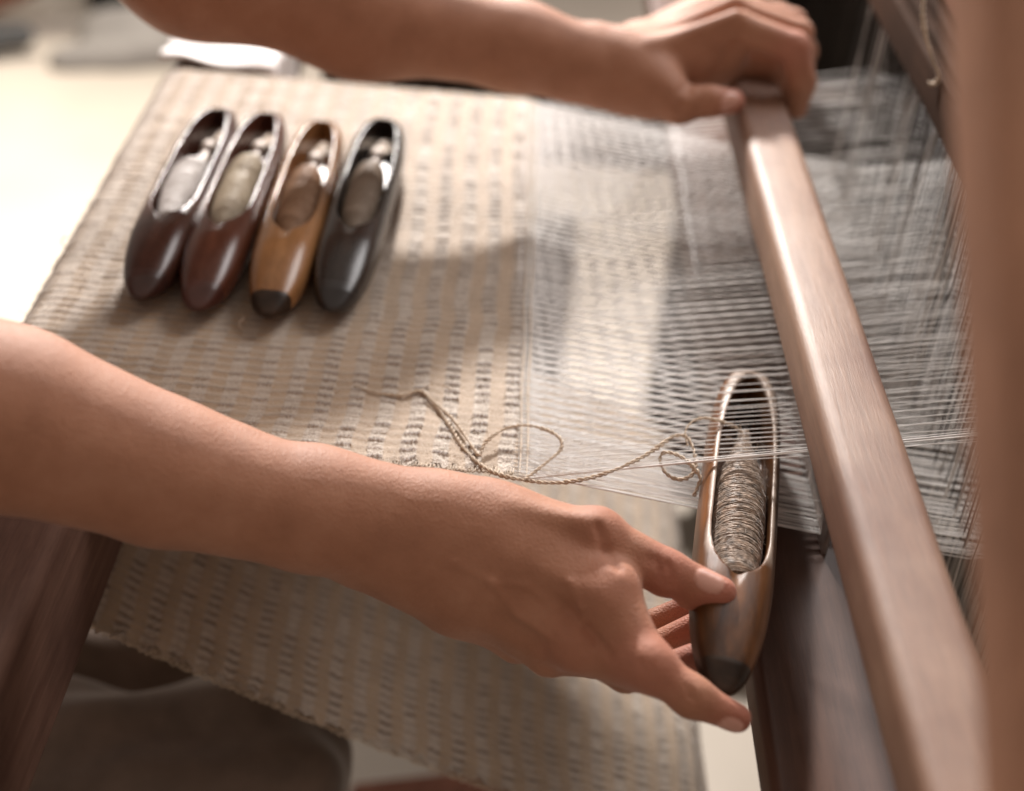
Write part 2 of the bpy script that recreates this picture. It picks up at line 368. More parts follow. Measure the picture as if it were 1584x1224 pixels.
# side frame behind the far selvage and the near post at the right edge of the view
beam_between('side_rail', (-0.22, 0.84, -0.15), (0.75, 0.84, -0.15), 0.05, 0.10, (0, 1, 0), 0.008, DARKW, loom)
beam_between('side_rail', (-0.22, 0.84, -0.62), (0.75, 0.84, -0.62), 0.05, 0.09, (0, 1, 0), 0.008, DARKW, loom)
for x in (-0.17, 0.42):
    beam_between('leg', (x, 0.90, FZ), (x, 0.90, -0.06 if x < 0 else 0.02), 0.06, 0.07, (1, 0, 0), 0.008, DARKW, loom)
a = P(1640, -260, 0.37); b = P(1722, 1500, 0.37)
_d = b-a; a = a-_d*0.35; b = a+_d*((FZ-a[2])/_d[2])
beam_between('upright_post', a, b, 0.052, 0.05, RW[:, 0], 0.009, POSTW, loom)
# ------------------------------------------------------------------ cloth
W = 0.520
def cloth_path():
    """(x, z) of the cloth from the fell over the breast beam, back underneath and onto the roller"""
    p = [(0.0, 0.0)]
    for k in range(1, 20): p.append((-0.300*k/20, 0.0))
    for k in range(0, 9):
        an = math.radians(90+90*k/8); p.append((-0.300+0.017*math.cos(an), -0.017+0.017*math.sin(an)))
    for k in range(1, 8): p.append((-0.317, -0.017-0.078*k/8))
    for k in range(0, 9):
        an = math.radians(180+68*k/8); p.append((-0.300+0.017*math.cos(an), -0.095+0.017*math.sin(an)))
    x0, z0 = p[-1]
    R = 0.058
    an1 = math.radians(62)
    x1, z1 = CB[0]+R*math.cos(an1), CB[1]+R*math.sin(an1)
    # straight run tangent-ish to the roll
    for k in range(1, 30): t = k/30; p.append((x0+(x1-x0)*t, z0+(z1-z0)*t-0.012*math.sin(math.pi*t)))
    for k in range(0, 24): an = an1-math.radians(9*k); p.append((CB[0]+R*math.cos(an), CB[1]+R*math.sin(an)))
    return np.array(p)
def build_cloth(parent):
    path = cloth_path(); s = np.r_[0, np.cumsum(np.linalg.norm(np.diff(path, axis=0), axis=1))]
    dv = 0.0008
    u = np.r_[np.arange(0, 0.35, 0.0007), np.arange(0.35, s[-1], 0.0013)]; v = np.arange(0, W+1e-6, dv)
    px = np.interp(u, s, path[:, 0]); pz = np.interp(u, s, path[:, 1])
    tx, tz = np.gradient(px), np.gradient(pz)
    ker = np.ones(7)/7
    tx = np.convolve(np.pad(tx, 3, 'edge'), ker, 'valid'); tz = np.convolve(np.pad(tz, 3, 'edge'), ker, 'valid')
    l = np.hypot(tx, tz); nx, nz = tz/l*-1, tx/l
    nx, nz = tz/l, -tx/l           # outward: up on the top run (path runs towards -x)
    U, V_ = np.meshgrid(u, v, indexing='ij')
    def sm(n, k):                  # smooth random field along an axis
        a = RNG.normal(size=n); kk = np.hanning(k+2)[1:-1]; kk /= np.sqrt((kk**2).sum()); return np.convolve(np.pad(a, k), kk, 'same')[k:-k]
    # wobble of bands and rows
    wobv = 0.0007*sm(len(v), 60)[None, :]; wobu = 0.0006*sm(len(u), 50)[:, None]
    per = 0.0185
    ph = ((U+wobv+0.0025*np.sin(V_*9)) % per)/per
    band = np.clip((0.5-np.abs(ph-0.30)*1.0-0.235)/0.035, 0, 1)      # 1 = textured
    band = band*band*(3-2*band)
    rowp = 0.0078
    rv = (V_+wobu+0.0004*np.sin(U*300))/rowp
    row = 0.5+0.5*np.cos(2*math.pi*rv)
    rid = np.floor(rv).astype(int); cid = np.floor(U/0.0020+0.37*rid).astype(int)
    h1 = ((np.sin(rid*127.1+cid*311.7)*43758.5453) % 1.0); h2 = ((np.sin(rid*269.5+np.floor(U/per)*183.3)*43758.5453) % 1.0)
    lumpu = 0.5+0.5*np.cos(2*math.pi*(U/0.0020+0.37*rid))
    pr = rv % 1.0
    dr = np.clip((0.24-np.abs(pr-0.5))/0.07, 0, 1)*(0.25+0.75*np.clip(h2*2.2-0.2, 0, 1))   # the row of brown floats
    bu, bv = U/0.00145, (V_+wobu)/0.00195
    bi, bj = np.floor(bu+0.5*(np.floor(bv) % 2)).astype(int), np.floor(bv).astype(int)
    hb = ((np.sin(bi*12.9898+bj*78.233)*43758.5453) % 1.0)
    bead = np.abs(np.sin(math.pi*(bu+0.5*(np.floor(bv) % 2))))*np.abs(np.sin(math.pi*bv))
    lumpu2 = 0.5+0.5*np.cos(2*math.pi*(U/0.0024+0.29*rid))
    lum = (1-dr)*(0.42+0.55*bead*(0.35+0.9*hb))+dr*(0.02+0.30*lumpu2*(0.3+h1))
    lump = lum
    hband = (1-dr)*(0.0009*bead*(0.5+0.7*hb))+dr*(0.0006+0.0016*lumpu2*(0.4+0.8*h1))
    fine = RNG.normal(size=U.shape)
    left = np.clip((U-0.03)/0.20, 0, 1)*np.where(U > 0.45, 0.12, 1)
    height = band*(hband*(1-0.35*left)+0.00015*fine)+(1-band)*((0.0003+0.0012*left)*(1-row)*(0.5+0.5*h2)+0.0001*fine)
    sag = 0.0011*np.sin(V_*16+U*7)+0.0008*np.sin(V_*41+1.3+U*13)
    onrun = np.clip(np.minimum(U/0.02, 1), 0, 1)*np.where(U > 0.29, np.where(U > 0.48, 1.5, 0.3), 1)
    H = height+np.maximum(sag*onrun, -0.0009)+0.0012
    # selvage: ripples inwards
    edge = 0.0010*sm(len(u), 9)+0.0018*np.sin(u*2*math.pi/0.011)+0.0009*np.sin(u*2*math.pi/0.0043)
    Vy = V_+edge[:, None]*np.exp(-V_/0.006)
    curl = np.where(U > 0.50, -0.0016*np.exp(-V_/0.010)*(1+np.sin(U*2*math.pi/0.021)), 0)
    X = px[:, None]+nx[:, None]*(H+curl); Z = pz[:, None]+nz[:, None]*(H+curl)
    Vt = np.stack([X, Vy, Z], -1).reshape(-1, 3)
    n, m = U.shape; i, j = np.meshgrid(np.arange(n-1), np.arange(m-1), indexing='ij')
    F = np.stack([i*m+j, i*m+j+1, (i+1)*m+j+1, (i+1)*m+j], -1).reshape(-1, 4)
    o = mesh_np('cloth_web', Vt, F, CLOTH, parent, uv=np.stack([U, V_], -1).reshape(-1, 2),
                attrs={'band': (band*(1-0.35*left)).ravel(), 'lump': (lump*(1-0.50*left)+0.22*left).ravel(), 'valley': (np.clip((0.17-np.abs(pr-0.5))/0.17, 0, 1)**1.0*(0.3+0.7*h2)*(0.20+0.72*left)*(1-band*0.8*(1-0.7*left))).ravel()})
    return path, s
cloth = empty('woven_cloth', (-0.15, 0.26, 0))
tag(cloth, 'beige handwoven linen cloth with textured stripes stretched across the loom', 'cloth')
path, ps = build_cloth(cloth)
# selvage loops and stray fibres
mb = MB()
def cpt(u, v, h=0.0):
    x = np.interp(u, ps, path[:, 0]); z = np.interp(u, ps, path[:, 1])
    e = 0.002; tx = np.interp(u+e, ps, path[:, 0])-np.interp(u-e, ps, path[:, 0]); tz = np.interp(u+e, ps, path[:, 1])-np.interp(u-e, ps, path[:, 1])
    l = math.hypot(tx, tz)+1e-9
    return np.array([x+tz/l*h, v, z-tx/l*h])
for edge_v, sg in ((0.0, -1), (W, 1)):
    u = 0.002
    while u < ps[-1]-0.02:
        if edge_v > 0.1 and u > 0.3: break
        du = random.uniform(0.0022, 0.0042); out = random.uniform(0.0008, 0.0032)
        pts = [cpt(u, edge_v-sg*0.004, 0.0015), cpt(u+du*0.2, edge_v+sg*out*0.8, 0.0022), cpt(u+du*0.6, edge_v+sg*out, 0.001), cpt(u+du*1.3, edge_v-sg*0.004, 0.001)]
        mb.add(*tube(spline(pts, 14), random.uniform(0.00028, 0.0005), 5)); u += du*0.62
mb.build('selvage_loops', YARN, cloth)['kind'] = 'stuff'
mb = MB()
for x in (0.0012, 0.0052):
    twisted(mb, [(x+0.0004*math.sin(y*60), y, 0.0022) for y in np.linspace(-0.003, W, 60)], 0.00075, turns_per_m=210, step=0.0012)
mb.build('fell_cord', simple('pale_fell_yarn', (0.66, 0.57, 0.47), rough=0.5, noise=0.25, nscale=600), cloth)
mb = MB()
for k in range(1500):
    low = random.random() < 0.3
    u = random.uniform(0.5, 0.85) if low else random.uniform(0.0, 0.32) ; v = random.uniform(0.0, 0.35)**1.0
    p0 = cpt(u, v, 0.002); L = random.uniform(0.002, 0.007); a = random.uniform(0, 6.28)
    d = np.array([math.cos(a), math.sin(a), 0])*L; up = np.array([0, 0, random.uniform(0.0003, 0.0022)])*(1 if not low else 1)
    mb.add(*tube(spline([p0, p0+d*0.4+up, p0+d*0.8+up*0.7+np.array([d[1], -d[0], 0])*0.3, p0+d], 7), 0.00011, 3))
# a few longer standing fibres
for (x, y, l) in ((372, 512, 0.012), (97, 384, 0.008), (560, 540, 0.006), (180, 470, 0.006), (128, 436, 0.007)):
    p0 = PZ(x, y, 0.002)
    mb.add(*tube(spline([p0+(0.003, 0, 0), p0+(-0.001, 0.001, 0.004), p0+(0.002, 0.004, 0.008)], 10), 0.00045, 4))
mb.build('loose_fibres', simple('pale_fibre', (0.62, 0.54, 0.46), rough=0.4, noise=0.1), cloth)['kind'] = 'stuff'

# ------------------------------------------------------------------ warp threads
REEDX = 0.178
mb = MB(); nth = 640
hx = [0.265, 0.281, 0.297, 0.313]
for k in range(nth):
    base = 0.001+(W-0.002)*k/(nth-1)
    gc = (math.floor(base/0.0078)+0.5)*0.0078
    tight = 0.24+0.12*((math.sin(gc*9127.3)*4373.1) % 1.0) if base > 0.05 else 0.8
    yr = gc+(base-gc)*tight+random.gauss(0, 0.0003)+(base/W-0.5)*0.004-0.002
    ym = gc+(base-gc)*(tight+0.12)+random.gauss(0, 0.0002)
    up = (k % 5 == 0)
    j = random.gauss(0, 0.0006); sag = random.uniform(0, 0.0012)
    hxk = hx[(k//2) % 4]
    if up: z1, z2 = 0.0345+j, 0.056+j
    else: z1, z2 = -0.0235+abs(j)*0.4, -0.034+j
    if k < 24 and not up: z1 -= 0.001
    pts = [(-0.004, base, 0.0015), (0.012, base+(ym-base)*0.5, z1*0.06), (0.05, ym, z1*0.28-sag), (REEDX, yr, z1), (hxk, yr+random.gauss(0, 0.0002), z2),
           (hxk+0.10, yr+random.gauss(0, 0.0003), z2*0.55), (0.95, yr*1.02, -0.002)]
    mb.add(*tube(pts, random.uniform(0.00024, 0.00038), 3))
# loose heavier strands laid over the shuttle near the selvage
for (p0, p1, r) in (((800, 742, 0.0), (1530, 668, 0.062), 0.0006), ((806, 741, 0.0), (1530, 672, 0.060), 0.00045), ((803, 738, 0.0), (1530, 664, 0.060), 0.0003),
                    ((800, 735, 0.0), (1530, 835, -0.026), 0.0003), ((802, 737, 0.0), (1530, 830, -0.026), 0.0003), ((802, 730, 0.0), (1530, 800, -0.022), 0.0003)):
    a = PY(p0[0], p0[1], 0.0); b = PZ(p1[0], p1[1], p1[2]); mb.add(*tube([a, a+(b-a)*0.5, b, b+(b-a)*0.8], r, 4))
mb.build('warp_threads', WARP, cloth)['kind'] = 'stuff'

# ------------------------------------------------------------------ beater
beater = empty('beater', (0.17, 0.2, -0.05))
tag(beater, 'glossy brown wooden beater with its rounded handrail gripped by the far hand', 'beater')
beam_between('handrail', (0.1765, -0.52, 0.062), (0.1675, 0.475, 0.062), 0.0415, 0.036, (1, 0, 0), 0.0085, RAILW, beater, wob=0.006)
beam_between('race_board', (0.172, -0.52, -0.043), (0.172, 0.98, -0.043), 0.090, 0.026, (1, 0, 0), 0.006, RACEW, beater)
mb = MB()
for y in np.arange(-0.012, 0.52, 0.0016):
    x, h, t = REEDX, 0.0016, 0.00016
    V = [(x+a*h, y+b*t, z) for z in (-0.031, 0.046) for a, b in ((-1, -1), (1, -1), (1, 1), (-1, 1))]
    mb.add(V, [(0, 1, 5, 4), (1, 2, 6, 5), (2, 3, 7, 6), (3, 0, 4, 7)])
mb.build('reed', STEEL, beater, smooth=False)['kind'] = 'stuff'

# ------------------------------------------------------------------ heddle shafts
HED = [0.265, 0.281, 0.297, 0.313]
for si, hxk in enumerate(HED):
    sh = empty('heddle_shaft', (hxk, 0.26, 0.16))
    tag(sh, ['heddle shaft nearest the beater, with pale cords and a dark bar', 'second heddle shaft counted from the beater, with pale cords',
             'third heddle shaft counted from the beater, with pale cords', 'heddle shaft farthest from the beater, beside the red-brown beam'][si], 'heddle shaft', 'heddle shafts behind the beater')
    beam_between('top_bar', (hxk, -0.08, 0.137-0.002*si), (hxk, 0.66, 0.137-0.002*si), 0.010, 0.030, (1, 0, 0), 0.003, HEDW, sh)
    beam_between('bottom_bar', (hxk, -0.08, -0.20), (hxk, 0.62, -0.20), 0.012, 0.026, (1, 0, 0), 0.003, DARKW, sh)
    mb = MB()
    for k in range(46):
        y = -0.008+0.53*k/45+random.gauss(0, 0.0012); z2 = 0.056 if (k % 2) else -0.034
        pts = [(hxk+random.gauss(0, .0012), y+random.gauss(0, .001), 0.124), (hxk+random.gauss(0, .0008), y, z2+0.006), (hxk+random.gauss(0, .0008), y+0.0008, z2-0.006), (hxk+random.gauss(0, .0012), y+random.gauss(0, .002), -0.19)]
        mb.add(*tube(pts, random.choice((0.0003, 0.0004, 0.0006)), 4))
    mb.build('heddle_cords', HEDDARK, sh)['kind'] = 'stuff'
    mb = MB()
    for k in range(24):
        y = random.choice((random.uniform(-0.01, 0.2), random.uniform(0, 0.5))); z2 = 0.056 if (k % 2) else -0.034
        pts = [(hxk+random.gauss(0, .0022), y+random.gauss(0, .004), 0.124), (hxk-0.002, y, z2+0.006), (hxk-0.002, y+0.0008, z2-0.006), (hxk+random.gauss(0, .0022), y+random.gauss(0, .006), -0.19)]
        mb.add(*tube(pts, random.choice((0.0003, 0.0004, 0.0006)), 4))
    mb.build('pale_heddle_cords', HEDDLE, sh)['kind'] = 'stuff'
# red-brown castle beam and its hanging tie cord
cas = tag(beam_between('castle_beam', (0.314, -0.2, 0.185), (0.314, 0.80, 0.185), 0.052, 0.052, (1, 0, 0), 0.008, REDW), 'red-brown wooden beam running above the heddles at the upper right', 'beam')
mb = MB(); twisted(mb, [P(1436, -60, 0.93), P(1428, 10, 0.93), P(1432, 55, 0.93), P(1444, 95, 0.93), P(1453, 116, 0.93), P(1446, 130, 0.935), P(1436, 128, 0.94)], 0.0015, turns_per_m=120, step=0.002)
tag(mb.build('tie_cord', simple('tie_cord', (0.45, 0.36, 0.27), rough=0.7)), 'beige knotted cord hanging over the dark heddle bar at upper right', 'cord')

_b = beam_between('floor_shade_board', (-0.20, 0.96, -0.19), (0.0, 0.96, -0.19), 0.02, 0.28, (0, 1, 0), 0.006, DARKW); _b.name = 'shade_board'  # unseen board, added to block the key light from the floor
pnl = empty('side_board', (-0.17, 0.93, FZ)); tag(pnl, 'dark low board of the loom side seen blurred through the white warp', 'board')
_b.parent = pnl; _b.matrix_parent_inverse = pnl.matrix_basis.inverted()
beam_between('board', (-0.24, 0.94, -0.55), (0.083, 0.94, -0.55), 0.03, 0.44, (0, 1, 0), 0.006, DARKW, pnl)
CUR = simple('dark_brown_curtain', (0.030, 0.024, 0.019), rough=0.85, noise=0.3, nscale=8)
nx_, nz_ = 260, 12
xs_ = np.linspace(0.215, 1.9, nx_); zs_ = np.linspace(FZ+0.02, 0.02, nz_)
G = np.array([[x, 1.04+0.022*math.sin(x*62)+0.012*math.sin(x*141+1)+0.012*(1-(z-FZ)/0.9)*math.sin(x*23), z] for x in xs_ for z in zs_])
i, j = np.meshgrid(np.arange(nx_-1), np.arange(nz_-1), indexing='ij')
Fq = np.stack([i*nz_+j, i*nz_+j+1, (i+1)*nz_+j+1, (i+1)*nz_+j], -1).reshape(-1, 4)
cu = mesh_np('curtain', G, Fq, CUR); so = cu.modifiers.new('thick', 'SOLIDIFY'); so.thickness = 0.004
tag(cu, 'dark brown folded cloth hanging behind the warp at the upper right', 'curtain')
tag(beam_between('dark_backing_plank', (0.62, -0.3, -0.30), (0.62, 0.98, -0.30), 0.40, 0.05, (1, 0, 0), 0.01, DARKW), 'wide dark plank added as a backdrop low beneath the warp behind the heddles', 'plank')  # added plank that keeps the background under the warp dark
# ------------------------------------------------------------------ shuttles
def shuttle_mesh(L=0.296, W2=0.0212, H2=0.0160, h=0.00085, a=-0.060, b=0.138, wcm=0.0142, wall=0.0048):
    F = Field((-L/2-0.004, -W2-0.004, -H2-0.004), (L/2+0.004, W2+0.004, H2+0.004), h)
    sl = F.sub((-9, -9, -9), (9, 9, 9)); X, Y, Z = F.pts(sl)
    s = np.clip(X/(L/2), -1, 1)
    wn = W2*np.where(s < 0, np.power(np.maximum(1-np.abs(s)**3.6, 0), 0.52), np.power(np.maximum(1-np.abs(s)**4.6, 0), 0.5))+0.0002
    # top falls away towards both noses, bottom lifts a little
    zt = H2*(1-0.90*np.clip((-s-0.50)/0.50, 0, 1)**1.55-0.35*np.clip((s-0.72)/0.28, 0, 1)**1.7)
    zb = -H2*(1-0.55*np.clip((np.abs(s)-0.60)/0.40, 0, 1)**1.8)
    zc, hz = (zt+zb)/2, (zt-zb)/2
    taper = np.clip(1-(np.abs(s)-0.90)/0.10, 0, 1)**0.5
    hz = hz*(0.25+0.75*taper)
    n = 2.9
    q = np.power(np.power(np.abs(Y)/wn, n)+np.power(np.abs(Z-zc)/hz, n), 1/n)
    d = (q-1)*np.minimum(wn, hz)
    d = np.where(np.abs(X) > L/2, 0.01, d)+0*Z
    F.f[sl] = np.minimum(F.f[sl], d)
    # cavity
    t = np.clip((X-a)/(b-a), 0, 1)
    wc = wcm*np.power(np.clip(1-((np.clip(0.22-t, 0, 1))/0.22)**2.4, 0, 1), 0.5)*np.power(np.clip(1-(np.clip(t-0.45, 0, 1)/0.55)**2.8, 0, 1), 0.62)
    wc = np.minimum(wc, wn-wall); wc = np.where((X < a) | (X > b), -0.004, wc)
    floor_z = -H2+0.005
    dc = np.maximum(np.abs(Y)-wc, floor_z-Z)
    F.comb(sl, (dc+0*X+0*Z).astype(np.float32), 0.0018, 's')
    # eye slot in front of the cavity
    F.cone((a-0.010, 0.001, H2+0.002), (a+0.006, 0.001, H2+0.001), 0.0028, 0.0045, 0.002, op='s')
    V, Q = F.mesh(); V = relax(V, Q, 2, 0.5)
    return V, Q
SHR = shuttle_mesh()
SHH = shuttle_mesh(a=-0.073, b=0.130, wcm=0.0155, wall=0.0042)
SHV, SHQ = SHR
TL = 0.296
def tip_faces(V, Q, x, above=False):
    c = V[Q].mean(1)[:, 0]; return c
def lathe(mb, xs, rs, seg=20, wob=0.0, cy=0.0, cz=0.0, flat=1.0):
    xs = np.asarray(xs); rs = np.asarray(rs); a = np.arange(seg)*2*math.pi/seg
    R = rs[:, None]*(1+wob*RNG.normal(size=(len(xs), seg)))
    V = np.stack([np.repeat(xs[:, None], seg, 1), cy+R*np.cos(a)[None], cz+R*np.sin(a)[None]*flat], -1).reshape(-1, 3)
    n = len(xs); i, j = np.meshgrid(np.arange(n-1), np.arange(seg), indexing='ij'); j2 = (j+1) % seg
    mb.add(V, np.stack([i*seg+j, i*seg+j2, (i+1)*seg+j2, (i+1)*seg+j], -1).reshape(-1, 4))
def winding(name, mat, parent, x0, x1, rf, cz, turns, yr, seed, layers=1):
    rg = np.random.default_rng(seed); mb = MB()
    xs = np.linspace(x0, x1, 60); t = (xs-x0)/(x1-x0)
    lathe(mb, np.r_[x0, xs, x1], np.r_[0.0005, rf(t)*0.96, 0.0005], 20, 0.012, 0, cz)
    for l in range(layers):
        n = turns*16; u = np.linspace(0, 1, n); lay = 0.5-0.5*np.cos(u*math.pi*(3 if l else 1)); lay = np.clip(lay+0.004*np.cumsum(rg.normal(size=n))/6, 0, 1)
        ang = u*turns*2*math.pi
        x = x0+(x1-x0)*(0.01+0.98*lay)+(0.0024+0.0016*np.sin(u*37+l))*np.sin(ang+l*1.9)+0.0010*np.sin(ang*0.37+l*2)
        r = rf((x-x0)/(x1-x0))*(1+0.018*rg.normal(size=n//16+1)[np.arange(n)//16])+yr*0.35+l*yr*0.4
        q = np.stack([x, r*np.cos(ang), cz+r*np.sin(ang)], 1)
        mb.add(*tube(q, yr*(1+0.25*np.sin(u*900)), 4))
    return mb.build(name, mat, parent, local=True)
def varnish(name, c1, c2, c3, rough, dark_nose, rim=None):
    m = wood(name, c1, c2, rough=rough, axis='X', c3=c3, coat=0.0 if rim else 0.12, spec=0.22 if rim else 0.35, bump=0.35 if rim else 0.2)
    t, N, L = m.node_tree, m.node_tree.nodes, m.node_tree.links; b = N['Principled BSDF']
    src = b.inputs['Base Color'].links[0].from_socket
    tc = N.new('ShaderNodeTexCoord'); sp = N.new('ShaderNodeSeparateXYZ'); L.new(tc.outputs['Object'], sp.inputs[0])
    ns = N.new('ShaderNodeTexNoise'); ns.inputs['Scale'].default_value = 70; ns.inputs['Detail'].default_value = 4; L.new(tc.outputs['Object'], ns.inputs[0])
    if rim:
        a = N.new('ShaderNodeMath'); a.operation = 'MULTIPLY_ADD'; L.new(ns.outputs[0], a.inputs[0]); a.inputs[1].default_value = 0.003; L.new(sp.outputs['Z'], a.inputs[2])
        mr = N.new('ShaderNodeMapRange'); mr.inputs[1].default_value = 0.0125; mr.inputs[2].default_value = 0.0142; L.new(a.outputs[0], mr.inputs[0])
        mx2 = N.new('ShaderNodeMapRange'); mx2.inputs[1].default_value = -0.062; mx2.inputs[2].default_value = -0.050; L.new(sp.outputs['X'], mx2.inputs[0])
        mm = N.new('ShaderNodeMath'); mm.operation = 'MULTIPLY'; L.new(mr.outputs[0], mm.inputs[0]); L.new(mx2.outputs[0], mm.inputs[1])
        k = N.new('ShaderNodeMix'); k.data_type = 'RGBA'; L.new(mm.outputs[0], k.inputs[0]); L.new(src, k.inputs[6]); k.inputs[7].default_value = rgba(rim); src = k.outputs[2]
    L.new(src, b.inputs['Base Color'])
    return m
TIP = simple('dark_tip_horn', (0.030, 0.017, 0.010), rough=0.4, spec=0.25, noise=0.4, nscale=120)
WHITE = simple('white_bobbin_yarn', (0.74, 0.71, 0.69), rough=0.6, noise=0.08, nscale=600)
CREAM = simple('cream_bobbin_yarn', (0.50, 0.43, 0.33), rough=0.6, noise=0.12, nscale=600)
TAN = simple('tan_bobbin_yarn', (0.36, 0.22, 0.135), rough=0.6, noise=0.15, nscale=600)
TAUPE = simple('taupe_bobbin_yarn', (0.30, 0.235, 0.18), rough=0.6, noise=0.15, nscale=600)
BRASS = simple('pale_bobbin_wood', (0.50, 0.42, 0.36), rough=0.45, noise=0.2)
def make_shuttle(label, near, far, vmat, yarn, roll=0.0, group=None, tipmat=TIP, xs=(-0.068, 0.045), rr=0.0118, shape=0, tip_len=0.030, held=False):
    SHV, SHQ = SHH if held else SHR
    near = np.array(near); far = np.array(far)
    ax = far-near; Ln = np.linalg.norm(ax); ax /= Ln
    up = np.array([0, 0, 1.0]); up -= ax*(ax @ up); up /= np.linalg.norm(up); side = np.cross(up, ax)
    c, s = math.cos(roll), math.sin(roll); side, up = side*c+up*s, up*c-side*s
    o = empty('weaving_shuttle')
    Mx = Matrix([[ax[0]*Ln/TL, side[0], up[0], (near[0]+far[0])/2], [ax[1]*Ln/TL, side[1], up[1], (near[1]+far[1])/2], [ax[2]*Ln/TL, side[2], up[2], (near[2]+far[2])/2], [0, 0, 0, 1]])
    o.matrix_basis = Mx
    tag(o, label, 'shuttle', group)
    cx = SHV[SHQ].mean(1)[:, 0]
    for nm, msk, mt in (('hull', cx > -TL/2+tip_len, vmat), ('tip', cx <= -TL/2+tip_len, tipmat)):
        q = SHQ[msk]; ids = np.unique(q); mp = np.zeros(len(SHV), int); mp[ids] = np.arange(len(ids))
        mesh_np(nm, SHV[ids], mp[q], mt, o, local=True)
    x0, x1 = xs
    if shape == 0:   rf = lambda t: rr*(0.74+0.26*np.sin(np.clip(t*2.9+0.35, 0, math.pi)))*np.clip((1-t)/0.38, 0.12, 1)**0.55
    elif shape == 1: rf = lambda t: rr*(0.25+0.75*np.sin(np.clip(t, 0, 1)*math.pi*0.80+0.35)**1.0)*np.where(t > 0.80, np.maximum(1-(t-0.80)*3.6, 0.28), 1)
    else:            rf = lambda t: rr*np.power(np.clip(1-np.abs(2*t-1)**3.2, 0.05, 1), 0.5)
    winding('bobbin_yarn', yarn, o, x0, x1, rf, 0.0015 if held else 0.0035, 150 if yarn is not YARN2 else 170, 0.00035 if yarn is not YARN2 else 0.00032, 5, 1 if yarn is not YARN2 else 4)
    mb = MB(); lathe(mb, [x0-0.004, x0-0.0035, x0+0.002, x0+0.008], [0.0003, 0.0058, 0.0068, 0.0050], 16, 0, 0, -0.001)
    lathe(mb, [x1-0.004, x1+0.014, x1+0.022, x1+0.023, x1+0.034, x1+0.035], [0.0038, 0.0036, 0.0036, 0.0056, 0.0052, 0.0004], 16, 0, 0, -0.001)
    mb.build('bobbin_core', BRASS if yarn is not YARN2 else DARKW, o, local=True)['kind'] = 'stuff'
    return o
GR = 'wooden shuttles lying side by side on the cloth'
sp = [((214, 470), (345, 176)), ((303, 487), (418, 182)), ((413, 497), (503, 195)), ((513, 489), (597, 192))]
vm = [varnish('dark_mahogany_varnish', (0.050, 0.018, 0.011), (0.085, 0.032, 0.020), (0.04, 0.016, 0.012), 0.26, 0),
      varnish('red_brown_varnish', (0.080, 0.026, 0.014), (0.13, 0.046, 0.026), (0.06, 0.020, 0.014), 0.24, 0),
      varnish('honey_varnish', (0.29, 0.135, 0.052), (0.38, 0.19, 0.08), (0.17, 0.075, 0.028), 0.24, 0),
      varnish('near_black_varnish', (0.022, 0.015, 0.011), (0.042, 0.029, 0.022), (0.02, 0.015, 0.013), 0.24, 0)]
lb = ['dark mahogany shuttle with a white bobbin, leftmost on the cloth', 'red-brown shuttle with a cream bobbin beside the dark mahogany one',
      'honey-coloured shuttle with a dark nose between red-brown and black shuttles', 'near-black shuttle with a taupe bobbin, rightmost of the row on the cloth']
yn = [WHITE, CREAM, TAN, TAUPE]; shp = [1, 2, 2, 2]
for i in range(4):
    n0 = PZ(*sp[i][0], 0.013); f0 = PZ(*sp[i][1], 0.022)
    n0[2] = 0.0195; f0[2] = 0.0195
    make_shuttle(lb[i], n0, f0, vm[i], yn[i], roll=[-0.10, -0.05, 0.0, 0.05][i], group=GR, shape=shp[i], xs=[(-0.052, 0.058), (-0.054, 0.066), (-0.054, 0.060), (-0.052, 0.064)][i],
                 rr=[0.0142, 0.0136, 0.0130, 0.0124][i], tipmat=TIP if i == 2 else simple('dark_nose_horn', [(0.045, 0.018, 0.013), (0.065, 0.022, 0.015), 0, (0.022, 0.017, 0.015)][i], rough=0.32), tip_len=[0.022, 0.020, 0.018, 0.022][i])
HELD = varnish('worn_amber_varnish', (0.070, 0.028, 0.010), (0.23, 0.088, 0.026), (0.018, 0.010, 0.006), 0.32, 0, rim=(0.40, 0.32, 0.265))
hn = P(1119, 1068, 0.665); hf = PZ(1157, 583, 0.008)
print('held length', np.linalg.norm(hn-hf), hn, hf)
held = make_shuttle('worn amber wooden shuttle wound with linen yarn, held in the near hand inside the shed', hn, hf, HELD, YARN2, roll=0.10, shape=0, xs=(-0.068, 0.074), rr=0.0140, tip_len=0.017, held=True)
HM = held.matrix_basis.copy()
def hloc(x, y, z): return np.array(HM @ Vector((x, y, z)))

# ------------------------------------------------------------------ yarn strand lying across the fell
mb = MB()
Z0 = 0.0048
def pp(l): return [PZ(a, b, c) for a, b, c in l]
main = pp([(548, 597, .0025), (575, 606, .003), (620, 612, .0032), (655, 607, .0035), (690, 650, .0035), (715, 690, .0035), (745, 720, .004), (775, 735, .0045), (812, 743, .004), (850, 747, .006), (890, 744, .010), (935, 733, .013), (985, 712, .016), (1018, 692, .019), (1040, 676, .021), (1060, 675, .021), (1071, 690, .019), (1076, 715, .016), (1070, 735, .012), (1050, 742, .010), (1030, 732, .012), (1021, 712, .015), (1028, 700, .018), (1050, 705, .019), (1070, 720, .017), (1083, 738, .014), (1080, 752, .010), (1073, 768, .006)])
twisted(mb, main, 0.00108, turns_per_m=135, step=0.0007)
loop = pp([(655, 607, .005), (700, 648, .005), (730, 690, .005), (742, 704, .005), (752, 684, .007), (780, 664, .009), (812, 658, .011), (845, 665, .012), (866, 678, .012), (868, 695, .010), (850, 712, .008), (830, 728, .006), (812, 742, .006)])
twisted(mb, loop, 0.00095, turns_per_m=150, step=0.0007)
up = pp([(1064, 690, .019), (1060, 670, .022), (1068, 655, .024), (1085, 647, .026), (1108, 650, .025), (1135, 660, .018), (1150, 672, .012)])
